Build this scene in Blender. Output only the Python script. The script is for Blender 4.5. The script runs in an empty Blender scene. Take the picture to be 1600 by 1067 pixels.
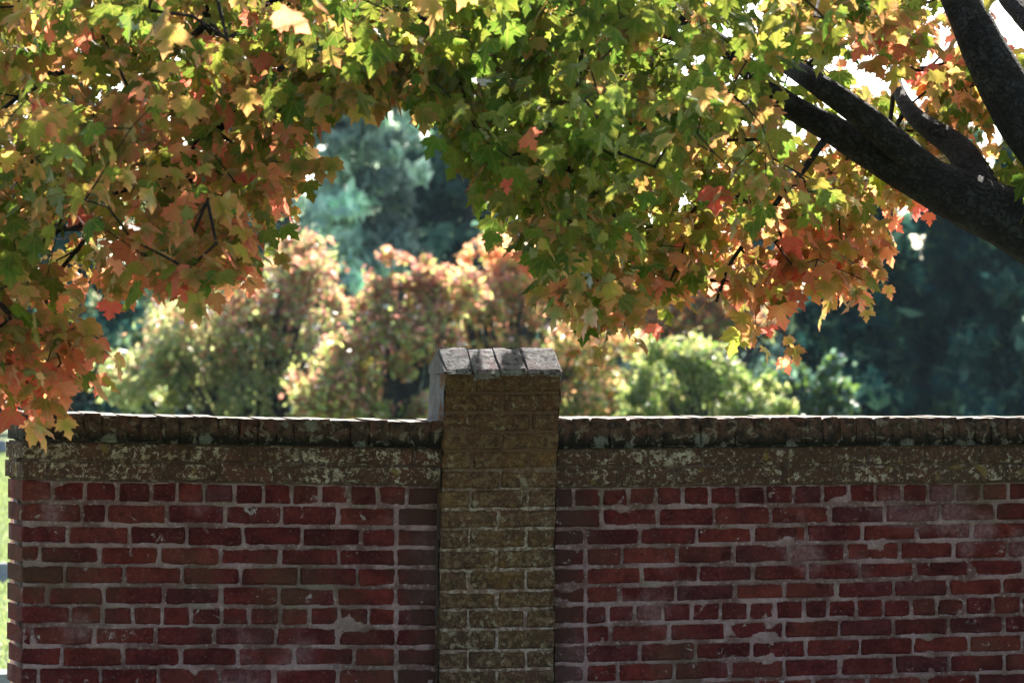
import bpy, math, random
import numpy as np
from mathutils import Vector, Euler, noise as mnoise

random.seed(7); rng = np.random.default_rng(7)
R = math.radians
scene = bpy.context.scene
col = scene.collection

# ---------------------------------------------------------------- camera
FPX, CX, CY = 4500.0, 800.0, 533.5          # focal length in pixels of the 1600 px photograph
THETA, PITCH = R(13.0), math.atan(66.5/4500.0)
DN, EYE = 10.29, 1.60
cam_d = bpy.data.cameras.new('camera'); cam = bpy.data.objects.new('camera', cam_d); col.objects.link(cam)
cam.location = (0, -DN, EYE)
cam.rotation_euler = Euler((R(90)+PITCH, 0, -THETA), 'XYZ')
cam_d.sensor_width = 36; cam_d.lens = FPX/1600*36
cam_d.clip_start = 0.1; cam_d.clip_end = 2000
cam_d.dof.use_dof = True; cam_d.dof.focus_distance = DN/math.cos(THETA) - 0.1; cam_d.dof.aperture_fstop = 4.5
scene.camera = cam
CM = cam.rotation_euler.to_matrix()

def P(px, py, Y):
    """world point seen at photo pixel (px,py) on the vertical plane y = Y"""
    d = CM @ Vector(((px-CX)/FPX, -(py-CY)/FPX, -1))
    t = (Y + DN)/d.y
    return Vector((d.x*t, Y, EYE + d.z*t))

# ---------------------------------------------------------------- world, sun, exposure
SUN_EL, SUN_AZ = R(40), R(24)               # azimuth measured from +Y towards +X
w = bpy.data.worlds.new('World'); scene.world = w; w.use_nodes = True
nt = w.node_tree; bg = nt.nodes['Background']
sky = nt.nodes.new('ShaderNodeTexSky'); sky.sky_type = 'NISHITA'; sky.sun_disc = False
sky.sun_elevation = SUN_EL; sky.sun_rotation = SUN_AZ; sky.air_density = 1.0; sky.dust_density = 1.2; sky.ozone_density = 1.0
nt.links.new(sky.outputs[0], bg.inputs[0]); bg.inputs[1].default_value = 0.10
sd = bpy.data.lights.new('sun', 'SUN'); sun = bpy.data.objects.new('sun', sd); col.objects.link(sun)
sd.energy = 5.0; sd.angle = R(0.53); sd.color = (1.0, 0.93, 0.82)
SD = Vector((math.sin(SUN_AZ)*math.cos(SUN_EL), math.cos(SUN_AZ)*math.cos(SUN_EL), math.sin(SUN_EL)))
sun.rotation_euler = SD.to_track_quat('Z', 'Y').to_euler(); sun.location = (6, 12, 14)
scene.view_settings.view_transform = 'Standard'; scene.view_settings.look = 'None'
scene.view_settings.exposure = 1.85; scene.view_settings.gamma = 1.0
scene.view_settings.use_curve_mapping = False
scene.render.engine = 'CYCLES'
cy = scene.cycles
cy.max_bounces = 10; cy.transmission_bounces = 8; cy.diffuse_bounces = 5; cy.transparent_max_bounces = 8; cy.volume_bounces = 1
cy.caustics_reflective = False; cy.caustics_refractive = False

# ---------------------------------------------------------------- noise
def _h(ix, iy, iz, s):
    n = (ix*374761393 + iy*668265263 + iz*2147483647 + s*974711) & 0xffffffff
    n = ((n ^ (n >> 13))*1274126177) & 0xffffffff
    return ((n ^ (n >> 16)) & 0xffff)/65535.0
def vnoise(x, y, z=None, s=0):
    x = np.asarray(x, float); y = np.asarray(y, float); z = np.zeros_like(x) if z is None else np.asarray(z, float)
    ix, iy, iz = np.floor(x).astype(np.int64), np.floor(y).astype(np.int64), np.floor(z).astype(np.int64)
    fx, fy, fz = x-ix, y-iy, z-iz
    fx, fy, fz = fx*fx*(3-2*fx), fy*fy*(3-2*fy), fz*fz*(3-2*fz)
    r = 0
    for a in (0, 1):
        for b in (0, 1):
            for c in (0, 1):
                r = r + _h(ix+a, iy+b, iz+c, s)*(fx if a else 1-fx)*(fy if b else 1-fy)*(fz if c else 1-fz)
    return r*2-1
def fbm(x, y, z=None, s=0, o=3):
    r, a = 0, 1.0
    z = np.zeros_like(np.asarray(x, float)) if z is None else z
    for i in range(o):
        r = r + a*vnoise(x*2**i, y*2**i, z*2**i, s+i); a *= .5
    return r/1.6

# ---------------------------------------------------------------- objects
def link(o, parent=None):
    col.objects.link(o)
    if parent: o.parent = parent
    return o
def mesh_obj(name, V, F, mat, parent=None, smooth=False, colors=None, uvs=None):
    me = bpy.data.meshes.new(name)
    me.from_pydata([tuple(v) for v in V] if not isinstance(V, np.ndarray) else V.tolist(), [], F)
    me.materials.append(mat)
    if smooth: me.shade_smooth()
    if colors is not None:
        a = me.color_attributes.new('tint', 'FLOAT_COLOR', 'POINT')
        a.data.foreach_set('color', np.asarray(colors, dtype=np.float32).ravel())
    if uvs is not None:
        a = me.attributes.new('blade', 'FLOAT_VECTOR', 'POINT')
        a.data.foreach_set('vector', np.asarray(uvs, dtype=np.float32).ravel())
    me.update()
    return link(bpy.data.objects.new(name, me), parent)
def thing(name, label, cat, loc=(0, 0, 0), group=None):
    o = bpy.data.objects.new(name, None); o.empty_display_size = .2; link(o); o.location = loc
    o['label'] = label; o['category'] = cat
    if group: o['group'] = group
    return o
class Local:
    """shift world vertices into the space of a thing whose base is at loc"""
    def __init__(s, t): s.l = np.array(t.location)
    def __call__(s, V): return np.asarray(V, float) - s.l

# ---------------------------------------------------------------- materials
def mat_new(name):
    m = bpy.data.materials.new(name); m.use_nodes = True
    nt = m.node_tree; nt.nodes.clear()
    out = nt.nodes.new('ShaderNodeOutputMaterial')
    return m, nt, out
class N:
    def __init__(s, nt): s.nt = nt
    def __call__(s, t, ins=None, **kw):
        n = s.nt.nodes.new(t)
        for k, v in kw.items(): setattr(n, k, v)
        for k, v in (ins or {}).items():
            if hasattr(v, 'is_linked') or isinstance(v, bpy.types.NodeSocket): s.nt.links.new(v, n.inputs[k])
            else: n.inputs[k].default_value = v
        return n
    def noise(s, vec, scale, detail=4, rough=.55, off=0, dist=0):
        if off: vec = s('ShaderNodeVectorMath', {0: vec, 1: (off, off*1.7, off*.6)}, operation='ADD').outputs[0]
        return s('ShaderNodeTexNoise', {'Vector': vec, 'Scale': scale, 'Detail': detail, 'Roughness': rough, 'Distortion': dist}).outputs[0]
    def ramp(s, fac, lo, hi, a=0.0, b=1.0):
        return s('ShaderNodeMapRange', {'Value': fac, 'From Min': lo, 'From Max': hi, 'To Min': a, 'To Max': b}, interpolation_type='SMOOTHSTEP').outputs[0]
    def mix(s, f, a, b, bt='MIX'):
        n = s('ShaderNodeMix', data_type='RGBA', blend_type=bt)
        for k, v in ((0, f), (6, a), (7, b)):
            if isinstance(v, bpy.types.NodeSocket): s.nt.links.new(v, n.inputs[k])
            else: n.inputs[k].default_value = (v if k == 0 else (*v, 1) if len(v) == 3 else v)
        return n.outputs[2]
    def math(s, op, a, b=0.0, c=None):
        ins = {0: a, 1: b}
        if c is not None: ins[2] = c
        return s('ShaderNodeMath', ins, operation=op).outputs[0]

PIER_C = (P(686.5, 850, -.06).x+P(866.5, 850, -.06).x)/2
def brick_material(name, kind):
    """kind: 'clean' red brick, 'band' brown weathered with pale lichen, 'cap' dark mossy, 'pier' ochre lichen, 'top' pier cap with sky light painted in as pale blue grey"""
    m, nt, out = mat_new(name); n = N(nt)
    pos = n('ShaderNodeNewGeometry').outputs['Position']
    rnd = n('ShaderNodeObjectInfo').outputs['Random']
    rc = n('ShaderNodeValToRGB', {'Fac': rnd})
    cr = rc.color_ramp
    stops = [(0, (.125, .032, .027)), (.2, (.20, .040, .033)), (.4, (.17, .036, .036)), (.55, (.24, .052, .036)), (.7, (.145, .040, .042)), (.82, (.27, .068, .048)), (1, (.18, .055, .040))]
    while len(cr.elements) < len(stops): cr.elements.new(.5)
    for e, (p, c) in zip(cr.elements, stops): e.position = p; e.color = (*c, 1)
    c = n.mix(1.0, rc.outputs[0], (.54, .42, .43), 'MULTIPLY')
    n1 = n.noise(pos, 9, 5); n2 = n.noise(pos, 55, 4, .65); n3 = n.noise(pos, 240, 3, .7)
    c = n.mix(n.ramp(n1, .4, .65), c, n.mix(1.0, c, (.55, .52, .6), 'MULTIPLY'))
    c = n.mix(n.ramp(n2, .5, .68, 0, .7), c, n.mix(1.0, c, (1.75, 1.6, 1.5), 'MULTIPLY'))
    c = n.mix(n.ramp(n.noise(pos, 34, 5, .7, off=40), .52, .66, 0, .75), c, n.mix(1.0, c, (.42, .40, .42), 'MULTIPLY'))
    c = n.mix(n.ramp(n.noise(pos, 85, 4, .7, off=44), .58, .68, 0, .55), c, (.20, .13, .12))
    c = n.mix(n.ramp(n3, .55, .7, 0, .4), c, (.05, .02, .02))
    # thin mortar haze left on some bricks
    c = n.mix(n.math('MULTIPLY', n.ramp(n.noise(pos, 2.6, 3, off=5), .56, .68), n.ramp(n2, .35, .7, .25, .85)), c, (.25, .14, .14))
    # greenish brown film drifting over the brickwork
    c = n.mix(n.ramp(n.noise(pos, 1.7, 4, off=9), .52, .7, 0, .6), c, (.075, .042, .024))
    rough = .88
    lich = n.noise(pos, 26, 6, .72, off=3, dist=.6); lich2 = n.noise(pos, 7, 3, .5, off=14)
    if kind == 'clean':
        xx = n('ShaderNodeSeparateXYZ', {0: pos}).outputs[0]      # darker brown with a noisy edge on the brickwork either side of the pier
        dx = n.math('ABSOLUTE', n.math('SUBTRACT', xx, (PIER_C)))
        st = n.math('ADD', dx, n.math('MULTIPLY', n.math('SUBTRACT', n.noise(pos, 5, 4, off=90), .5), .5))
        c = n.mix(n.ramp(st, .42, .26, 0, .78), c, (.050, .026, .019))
        c = n.mix(n.math('MULTIPLY', n.ramp(lich, .60, .66), n.ramp(lich2, .50, .60)), c, (.34, .28, .26))
    if kind in ('band', 'mband'):
        c = n.mix(n.ramp(n1, .25, .6, .70, .94), c, (.080, .043, .027))
        c = n.mix(n.ramp(n2, .5, .66, 0, .75), c, (.045, .026, .018))
        c = n.mix(n.ramp(n.noise(pos, 5, 2, off=50), .5, .7, 0, .6), c, (.14, .05, .035))
        sep = n('ShaderNodeSeparateXYZ', {0: pos}).outputs[2]
        th = n.math('ADD', n.math('MULTIPLY', lich2, .45), n.math('MULTIPLY', n.noise(pos, 46, 5, .7, off=3, dist=.4), .85))
        c = n.mix(n.ramp(th, .70, .725, 0, .9), c, n.mix(n.ramp(lich, .4, .6), (.24, .18, .12), (.47, .39, .30)))
        c = n.mix(n.ramp(n.noise(pos, 60, 5, .75, off=61), .57, .61, 0, .6), c, (.30, .24, .17))
        c = n.mix(n.ramp(n.noise(pos, 12, 4, off=21), .63, .68, 0, .7), c, (.20, .13, .035))
    if kind == 'cap':
        c = n.mix(n.ramp(n1, .25, .6, .5, .92), c, (.10, .058, .040))
        c = n.mix(n.ramp(n.noise(pos, 30, 5, .75, off=83), .46, .58, 0, .85), c, (.022, .017, .013))
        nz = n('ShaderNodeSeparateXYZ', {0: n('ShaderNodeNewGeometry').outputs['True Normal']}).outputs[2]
        c = n.mix(n.ramp(nz, .75, .92, 0, .85), c, n.mix(n.ramp(n2, .4, .6), (.34, .31, .28), (.50, .48, .44)))  # upward faces painted paler, standing in for the sunlit line along the top
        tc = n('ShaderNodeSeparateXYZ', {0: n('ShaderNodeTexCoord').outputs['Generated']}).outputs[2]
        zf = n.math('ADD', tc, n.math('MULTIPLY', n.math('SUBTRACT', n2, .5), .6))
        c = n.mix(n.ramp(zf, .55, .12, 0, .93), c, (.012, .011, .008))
        c = n.mix(n.ramp(lich, .55, .60, 0, .6), c, (.24, .20, .15))
        v = n('ShaderNodeTexVoronoi', {'Vector': n('ShaderNodeVectorMath', {0: pos, 1: n('ShaderNodeTexNoise', {'Vector': pos, 'Scale': 40}).outputs['Color']}, operation='MULTIPLY_ADD').outputs[0] if False else pos, 'Scale': 11.0})
        dd = n.math('ADD', v.outputs['Distance'], n.math('MULTIPLY', n.math('SUBTRACT', n2, .5), .6))
        rs = n('ShaderNodeSeparateXYZ', {0: v.outputs['Color']}).outputs[0]
        c = n.mix(n.math('MULTIPLY', n.ramp(dd, .30, .2, 0, .7), n.ramp(rs, .62, .66)), c, n.mix(n.ramp(n3, .4, .6), (.10, .10, .085), (.25, .24, .20)))
    if kind == 'pier':
        c = n.mix(n.ramp(n1, .25, .6, .68, .95), c, n.mix(n.ramp(n('ShaderNodeSeparateXYZ', {0: pos}).outputs[2], .95, 1.15), (.060, .030, .018), (.098, .045, .024)))
        z = n('ShaderNodeSeparateXYZ', {0: pos}).outputs[2]
        big = n.noise(pos, 3.2, 4, off=31)
        oz = n.math('MULTIPLY', n.ramp(z, 1.5, 1.2, .35, 1), n.ramp(z, .75, 1.05, .3, 1))
        c = n.mix(n.math('MULTIPLY', n.ramp(big, .42, .64), n.math('MULTIPLY', oz, n.ramp(n2, .3, .6, .3, .85))), c, (.185, .088, .012))
        c = n.mix(n.ramp(n.noise(pos, 30, 5, .75, off=83), .45, .6, 0, .8), c, (.038, .021, .013))
        c = n.mix(n.ramp(n2, .5, .6, 0, .6), c, (.20, .13, .07))
        c = n.mix(n.ramp(n3, .5, .64, 0, .6), c, (.19, .13, .075))
        c = n.mix(n.ramp(n.math('ADD', n.math('MULTIPLY', lich2, .4), n.math('MULTIPLY', lich, .8)), .68, .73, 0, .6), c, (.33, .27, .18))
    if kind == 'top':
        c = n.mix(n.math('SUBTRACT', n.ramp(n1, .3, .65, .62, .95), n.math('MULTIPLY', n.ramp(rnd, .5, .55), .4)), n.mix(1.0, c, (1.9, 1.9, 2.1), 'MULTIPLY'), (.22, .225, .25))  # bluish pale grey paints sky light and grazing sun onto the cap slope
        c = n.mix(n.ramp(n2, .52, .60, 0, .85), c, (.03, .026, .03))
        c = n.mix(n.ramp(lich, .52, .60, 0, .7), c, (.40, .41, .43))
    h = n.math('ADD', n.math('MULTIPLY', n2, .6), n.math('MULTIPLY', n3, .5))
    b = n('ShaderNodeBump', {'Height': h, 'Strength': .9, 'Distance': .006 if kind in ('clean',) else .010})
    bs = n('ShaderNodeBsdfPrincipled', {'Base Color': c, 'Roughness': rough, 'Specular IOR Level': .1, 'Normal': b.outputs[0]})
    nt.links.new(bs.outputs[0], out.inputs[0])
    return m
def mortar_material(name, kind='clean'):
    m, nt, out = mat_new(name); n = N(nt)
    pos = n('ShaderNodeNewGeometry').outputs['Position']
    n1 = n.noise(pos, 4, 4, off=2); n2 = n.noise(pos, 60, 5, .7); n3 = n.noise(pos, 300, 3, .7)
    c = n.mix(n.ramp(n.noise(pos, 7, 4, .6, off=2), .38, .62), (.13, .068, .058), (.31, .195, .185))
    c = n.mix(n.ramp(n2, .53, .62, 0, .6), c, (.42, .31, .29))
    c = n.mix(n.ramp(n.noise(pos, 24, 5, .7, off=70), .55, .7, 0, .55), c, (.10, .05, .045))
    c = n.mix(n.ramp(n3, .5, .7, 0, .3), c, (.13, .085, .08))
    c = n.mix(n.ramp(n.noise(pos, 1.7, 4, off=9), .5, .72, 0, .6), c, (.12, .09, .055))
    c = n.mix(n.ramp(n.noise(pos, 6, 3, off=19), .6, .7, 0, .5), c, (.20, .17, .12))
    if kind == 'band':
        c = n.mix(n.ramp(n1, .3, .6, .8, .97), c, (.07, .04, .026))
        c = n.mix(n.ramp(n.noise(pos, 42, 6, .75, off=3, dist=.6), .54, .59, 0, .6), c, (.33, .27, .19))
        c = n.mix(n.ramp(n.noise(pos, 30, 5, .7, off=70), .5, .62, 0, .6), c, (.055, .03, .02))
    if kind == 'pier':
        c = n.mix(n.ramp(n1, .3, .6, .4, .8), c, (.15, .09, .05))
        c = n.mix(n.ramp(n2, .47, .56, 0, .75), c, (.40, .32, .25))
        c = n.mix(n.ramp(n.noise(pos, 22, 5, .7, off=77), .36, .46, .85, 0), c, (.12, .06, .03))
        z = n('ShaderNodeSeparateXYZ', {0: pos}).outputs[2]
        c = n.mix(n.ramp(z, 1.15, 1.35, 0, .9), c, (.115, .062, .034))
    h = n.math('ADD', n.math('MULTIPLY', n2, .7), n.math('MULTIPLY', n3, .4))
    b = n('ShaderNodeBump', {'Height': h, 'Strength': .9, 'Distance': .008})
    bs = n('ShaderNodeBsdfPrincipled', {'Base Color': c, 'Roughness': .95, 'Specular IOR Level': .05, 'Normal': b.outputs[0]})
    nt.links.new(bs.outputs[0], out.inputs[0])
    return m
def leaf_material(name, trans=.5, veins=True, gloss=.12, boost=1.5):
    m, nt, out = mat_new(name); n = N(nt)
    c = n('ShaderNodeAttribute', attribute_name='tint').outputs['Color']
    pos = n('ShaderNodeNewGeometry').outputs['Position']
    bump = None
    if veins:
        uv = n('ShaderNodeAttribute', attribute_name='blade').outputs['Vector']
        s = n('ShaderNodeSeparateXYZ', {0: uv}); u = n.math('ABSOLUTE', s.outputs[0]); v = n.math('SUBTRACT', s.outputs[1], .03)
        d = u
        for a in (48, 88):
            ca, sa = math.cos(R(a)), math.sin(R(a))
            d = n.math('MINIMUM', d, n.math('ABSOLUTE', n.math('SUBTRACT', n.math('MULTIPLY', u, ca), n.math('MULTIPLY', v, sa))))
        vein = n.ramp(d, .012, .035, 1, 0)
        c = n.mix(n.math('MULTIPLY', vein, .28), c, (.36, .30, .08))
        n2 = n.noise(n('ShaderNodeVectorMath', {0: uv, 1: pos}, operation='ADD').outputs[0], 8, 4, .6)
        c = n.mix(n.ramp(n2, .58, .74, 0, .5), c, n.mix(1.0, c, (1.15, .55, .4), 'MULTIPLY'))
        bump = n('ShaderNodeBump', {'Height': n.math('ADD', n2, n.math('MULTIPLY', vein, -.6)), 'Strength': .35, 'Distance': .004}).outputs[0]
    tc = n.mix(1.0, c, (boost, boost*1.0, boost*.95), 'MULTIPLY')
    dif = n('ShaderNodeBsdfDiffuse', {'Color': c}); tr = n('ShaderNodeBsdfTranslucent', {'Color': tc})
    gl = n('ShaderNodeBsdfGlossy', {'Color': (.8, .8, .8, 1), 'Roughness': .42})
    if bump:
        for x in (dif, tr, gl): nt.links.new(bump, x.inputs['Normal'])
    m1 = n('ShaderNodeMixShader', {0: trans, 1: dif.outputs[0], 2: tr.outputs[0]})
    fr = n('ShaderNodeFresnel', {'IOR': 1.4})
    m2 = n('ShaderNodeMixShader', {0: n.math('MULTIPLY', fr.outputs[0], gloss*6), 1: m1.outputs[0], 2: gl.outputs[0]})
    nt.links.new(m2.outputs[0], out.inputs[0])
    return m
def bark_material(name, a=(.030, .026, .026), b=(.085, .078, .075), lich=.5):
    m, nt, out = mat_new(name); n = N(nt)
    pos = n('ShaderNodeNewGeometry').outputs['Position']
    n1 = n.noise(pos, 14, 5, .65); n2 = n.noise(pos, 70, 5, .7); n3 = n.noise(pos, 5, 3)
    c = n.mix(n.ramp(n1, .35, .68), a, b)
    c = n.mix(n.ramp(n2, .55, .72, 0, lich), c, (.10, .11, .12))
    c = n.mix(n.ramp(n3, .55, .7, 0, .3), c, (.08, .09, .06))
    vo = n('ShaderNodeTexVoronoi', {'Vector': n('ShaderNodeVectorMath', {0: n('ShaderNodeVectorMath', {0: n('ShaderNodeTexNoise', {'Vector': pos, 'Scale': 18.0, 'Detail': 4.0}).outputs['Color'], 1: (3.2, 3.2, 3.2)}, operation='MULTIPLY').outputs[0], 1: n('ShaderNodeVectorMath', {0: n('ShaderNodeMapping', {'Vector': pos, 'Rotation': (0, R(-38), 0)}).outputs[0], 1: (13, 34, 46)}, operation='MULTIPLY').outputs[0]}, operation='ADD').outputs[0], 'Scale': 1.0}, feature='DISTANCE_TO_EDGE').outputs['Distance']
    ck = n.ramp(n.math('ADD', vo, n.math('MULTIPLY', n2, .25)), .10, .30, 0, 1)
    c = n.mix(ck, (.010, .009, .010), c)
    n1 = n.math('ADD', n1, n.math('MULTIPLY', ck, .35))
    bp = n('ShaderNodeBump', {'Height': n.math('ADD', n1, n.math('MULTIPLY', n2, .5)), 'Strength': 1.0, 'Distance': .035})
    bs = n('ShaderNodeBsdfPrincipled', {'Base Color': c, 'Roughness': .85, 'Specular IOR Level': .3, 'Normal': bp.outputs[0]})
    nt.links.new(bs.outputs[0], out.inputs[0]); return m
def simple_material(name, a, b, scale=8, rough=.9, bump=.01):
    m, nt, out = mat_new(name); n = N(nt)
    pos = n('ShaderNodeNewGeometry').outputs['Position']
    n1 = n.noise(pos, scale, 6, .65); n2 = n.noise(pos, scale*7, 4, .7)
    c = n.mix(n.ramp(n.math('ADD', n.math('MULTIPLY', n1, .6), n.math('MULTIPLY', n2, .4)), .35, .65), a, b)
    bp = n('ShaderNodeBump', {'Height': n2, 'Strength': .8, 'Distance': bump})
    bs = n('ShaderNodeBsdfPrincipled', {'Base Color': c, 'Roughness': rough, 'Normal': bp.outputs[0]})
    nt.links.new(bs.outputs[0], out.inputs[0]); return m

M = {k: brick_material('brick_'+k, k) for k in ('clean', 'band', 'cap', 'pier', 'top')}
M['mortar'] = mortar_material('mortar'); M['mortar_band'] = mortar_material('mortar_band', 'band'); M['mortar_pier'] = mortar_material('mortar_pier', 'pier')
M['leaf'] = leaf_material('maple_leaf', .6, True, .035, 2.05)
M['far_leaf'] = leaf_material('far_leaf', .6, False, .05, 2.6)
M['needle'] = leaf_material('needle', .4, False, .0, 1.8)
M['bark'] = bark_material('bark', (.014, .013, .014), (.050, .050, .055), .55); M['twig'] = bark_material('twig_bark', (.03, .022, .018), (.075, .05, .04), .2)
M['far_bark'] = bark_material('far_bark', (.05, .045, .045), (.10, .09, .085), .3)
M['grass'] = simple_material('grass', (.08, .12, .03), (.14, .17, .05), 1.5, .9, .03)
M['blade'] = leaf_material('grass_blade', .6, False, .05, 2.0)
M['stone'] = simple_material('grey_stone', (.18, .19, .21), (.30, .31, .33), 12)

# ---------------------------------------------------------------- ground
def ground():
    n = 90; s = 170.0
    t = np.linspace(-1, 1, n); t = np.sign(t)*np.abs(t)**1.7*s
    X, Y = np.meshgrid(t, t+20); Z = .10*vnoise(X/9, Y/9, s=3)*np.clip((Y-6)/15, 0, 1)
    V = np.stack([X.ravel(), Y.ravel(), Z.ravel()], 1)
    F = [(j*n+i, j*n+i+1, (j+1)*n+i+1, (j+1)*n+i) for j in range(n-1) for i in range(n-1)]
    o = mesh_obj('ground', V, F, M['grass'], smooth=True); o['kind'] = 'structure'
ground()
def grass_tufts():
    # short mown grass on the strip of lawn that shows past the wall's left end
    k = 24000
    d = rng.uniform(4, 60, k)**1.0; u = rng.uniform(-90, 110, k)
    th = THETA + np.arctan((u-CX)/FPX); x = (d+DN)*np.tan(th); y = d
    z = .10*vnoise(x/9, y/9, s=3)*np.clip((y-6)/15, 0, 1)
    a = rng.uniform(0, 6.28, k); h = rng.uniform(.03, .075, k); wd = .006+.0004*d
    lx, ly = rng.normal(0, .02, k), rng.normal(0, .02, k)
    V = np.empty((k, 3, 3)); V[:, 0] = np.stack([x-np.cos(a)*wd, y-np.sin(a)*wd, z-.005], 1)
    V[:, 1] = np.stack([x+np.cos(a)*wd, y+np.sin(a)*wd, z-.005], 1); V[:, 2] = np.stack([x+lx, y+ly, z+h], 1)
    o = mesh_obj('lawn_grass', V.reshape(-1, 3), [(3*i, 3*i+1, 3*i+2) for i in range(k)], M['blade'], colors=np.repeat(np.array([(.13, .17, .06, 1), (.17, .20, .08, 1), (.11, .14, .06, 1)])[rng.integers(0, 3, k)], 3, 0))
    o['kind'] = 'stuff'; o['label'] = 'mown sunlit lawn grass beyond the left end of the brick wall'; o['category'] = 'grass'
grass_tufts()

# ---------------------------------------------------------------- brickwork
def brick_verts(x0, x1, z0, z1, yf, yb, slope, nx=7, nz=4, xb0=None, jit=.0036, seed=0, bev=.006, top_round=0):
    """one worn brick: a rounded, uneven front sheet, sides and back; slope tilts it with its course"""
    r = random.Random(seed)
    V, F = [], []
    us = [0, .035] + [i/(nx-2) for i in range(1, nx-2)] + [.965, 1] if nx > 4 else [0, .06, .5, .94, 1]
    vs = [0, .12] + ([.5] if nz > 3 else []) + [.88, 1]
    tx, tz = r.uniform(-.0025, .0025), r.uniform(-.0025, .0025)
    off = r.uniform(0, 100)
    rows = len(vs); cols_ = len(us)
    for v in vs:
        for u in us:
            x = x0+(x1-x0)*u; z = z0+(z1-z0)*v
            ex = min(u, 1-u)*(x1-x0); ez = min(v, 1-v)*(z1-z0)
            e = min(ex, ez)
            y = yf + (bev if e < 1e-6 else 0) + (bev*.8 if (ex < 1e-6 and ez < 1e-6) else 0)
            nn = mnoise.noise_vector(Vector((x*22+off, z*22, off)))
            y += nn.y*jit + tx*(u-.5)*2 + tz*(v-.5)*2
            x += nn.x*jit*1.6; z += nn.z*jit*1.6
            if ex < 1e-6 and ez < 1e-6:
                x += (.004 if u < .5 else -.004)*r.uniform(0, 1.6); z += (.003 if v < .5 else -.003)*r.uniform(0, 1.6)
            V.append([x, y, z])
    nf = len(V)
    for j in range(rows-1):
        for i in range(cols_-1):
            F.append((j*cols_+i, j*cols_+i+1, (j+1)*cols_+i+1, (j+1)*cols_+i))
    ring = list(range(cols_)) + [j*cols_+cols_-1 for j in range(1, rows)] + [(rows-1)*cols_+i for i in range(cols_-2, -1, -1)] + [j*cols_ for j in range(rows-2, 0, -1)]
    # back corners
    bx0 = x0 if xb0 is None else xb0
    b = len(V)
    V += [[bx0, yb, z0], [x1, yb, z0], [x1, yb, z1], [bx0, yb, z1]]
    c = [0, cols_-1, rows*cols_-1, (rows-1)*cols_]
    idx = [ring.index(k) for k in c]
    L = len(ring)
    for q in range(4):
        a0, a1 = idx[q], idx[(q+1) % 4]
        seg = []
        k = a0
        while True:
            seg.append(ring[k]);
            if k == a1: break
            k = (k+1) % L
        F.append(tuple(reversed(seg)) + (b+q, b+(q+1) % 4))
    F.append((b+3, b+2, b+1, b))
    return V, F
def tilt(V, xr, sl):
    V = np.asarray(V, float); V[:, 2] += sl*(V[:, 0]-xr); return V
def add_brick(parent, loc, mat, xr, sl, *a, **k):
    V, F = brick_verts(*a, sl, **k)
    return mesh_obj('brick', loc(tilt(V, xr, sl)), F, mat, parent, smooth=False)

def mortar_sheet(parent, loc, name, xa, xb, za, zb, cells, mat, xr, sl, yb, res=.006, yface=0.0, seed=5, smear=.22, rough=.0035, depth=.0015, xb0=None, edge_in=.009):
    """bed of mortar behind and between the bricks, rising over their edges unevenly"""
    nx = int((xb-xa)/res)+1; nz = int((zb-za)/res)+1
    xs = np.linspace(xa, xb, nx); zs = np.linspace(za, zb, nz)
    X, Z = np.meshgrid(xs, zs)
    D = np.full(X.shape, -.02)              # how far inside a brick (positive) each point lies
    YF = np.full(X.shape, yface)
    for (x0, x1, z0, z1, yf) in cells:
        i0, i1 = np.searchsorted(xs, [x0-.02, x1+.02]); j0, j1 = np.searchsorted(zs, [z0-.02, z1+.02])
        sx = X[j0:j1, i0:i1]; sz = Z[j0:j1, i0:i1]
        d = np.minimum(np.minimum(sx-x0, x1-sx), np.minimum(sz-z0, z1-sz))
        D[j0:j1, i0:i1] = np.maximum(D[j0:j1, i0:i1], d)
        YF[j0:j1, i0:i1] = np.where(d > -.008, yf, YF[j0:j1, i0:i1])
    n1 = fbm(X*60, Z*60, s=seed, o=3); n2 = fbm(X*14, Z*18, s=seed+9, o=3); n3 = fbm(X*5, Z*7, s=seed+20, o=2)
    over = .0045*n1 + .008*n2 + .032*np.clip((n3*.55+n2*.5-(.56-smear))*3, 0, 1)
    s = np.clip((D-over-.001)/edge_in, 0, 1); s = s*s*(3-2*s)
    Y = YF + depth + rough*n1*.6 + rough*n2*.9 - .0035*np.clip((n3+n2*.5-.2)*2, 0, 1) + s*.022
    V = np.stack([X.ravel(), Y.ravel(), Z.ravel()], 1)
    F = (np.arange((nz-1))[:, None]*nx + np.arange(nx-1)[None, :]).ravel()
    F = np.stack([F, F+1, F+nx+1, F+nx], 1).tolist()
    # edges back to the rear face
    b = len(V); bx0 = xa if xb0 is None else xb0
    V = np.vstack([V, [[bx0, yb, za], [xb, yb, za], [xb, yb, zb], [bx0, yb, zb]]])
    bot = list(range(nx)); top = [(nz-1)*nx+i for i in range(nx)]; lf = [j*nx for j in range(nz)]; rt = [j*nx+nx-1 for j in range(nz)]
    F += [tuple(reversed(bot))+(b, b+1), tuple(top)+(b+2, b+3), tuple(lf)+(b+3, b), tuple(reversed(rt))+(b+1, b+2), (b+3, b+2, b+1, b)]
    return mesh_obj(name, loc(tilt(V, xr, sl)), F, mat, parent, smooth=True)

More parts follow.
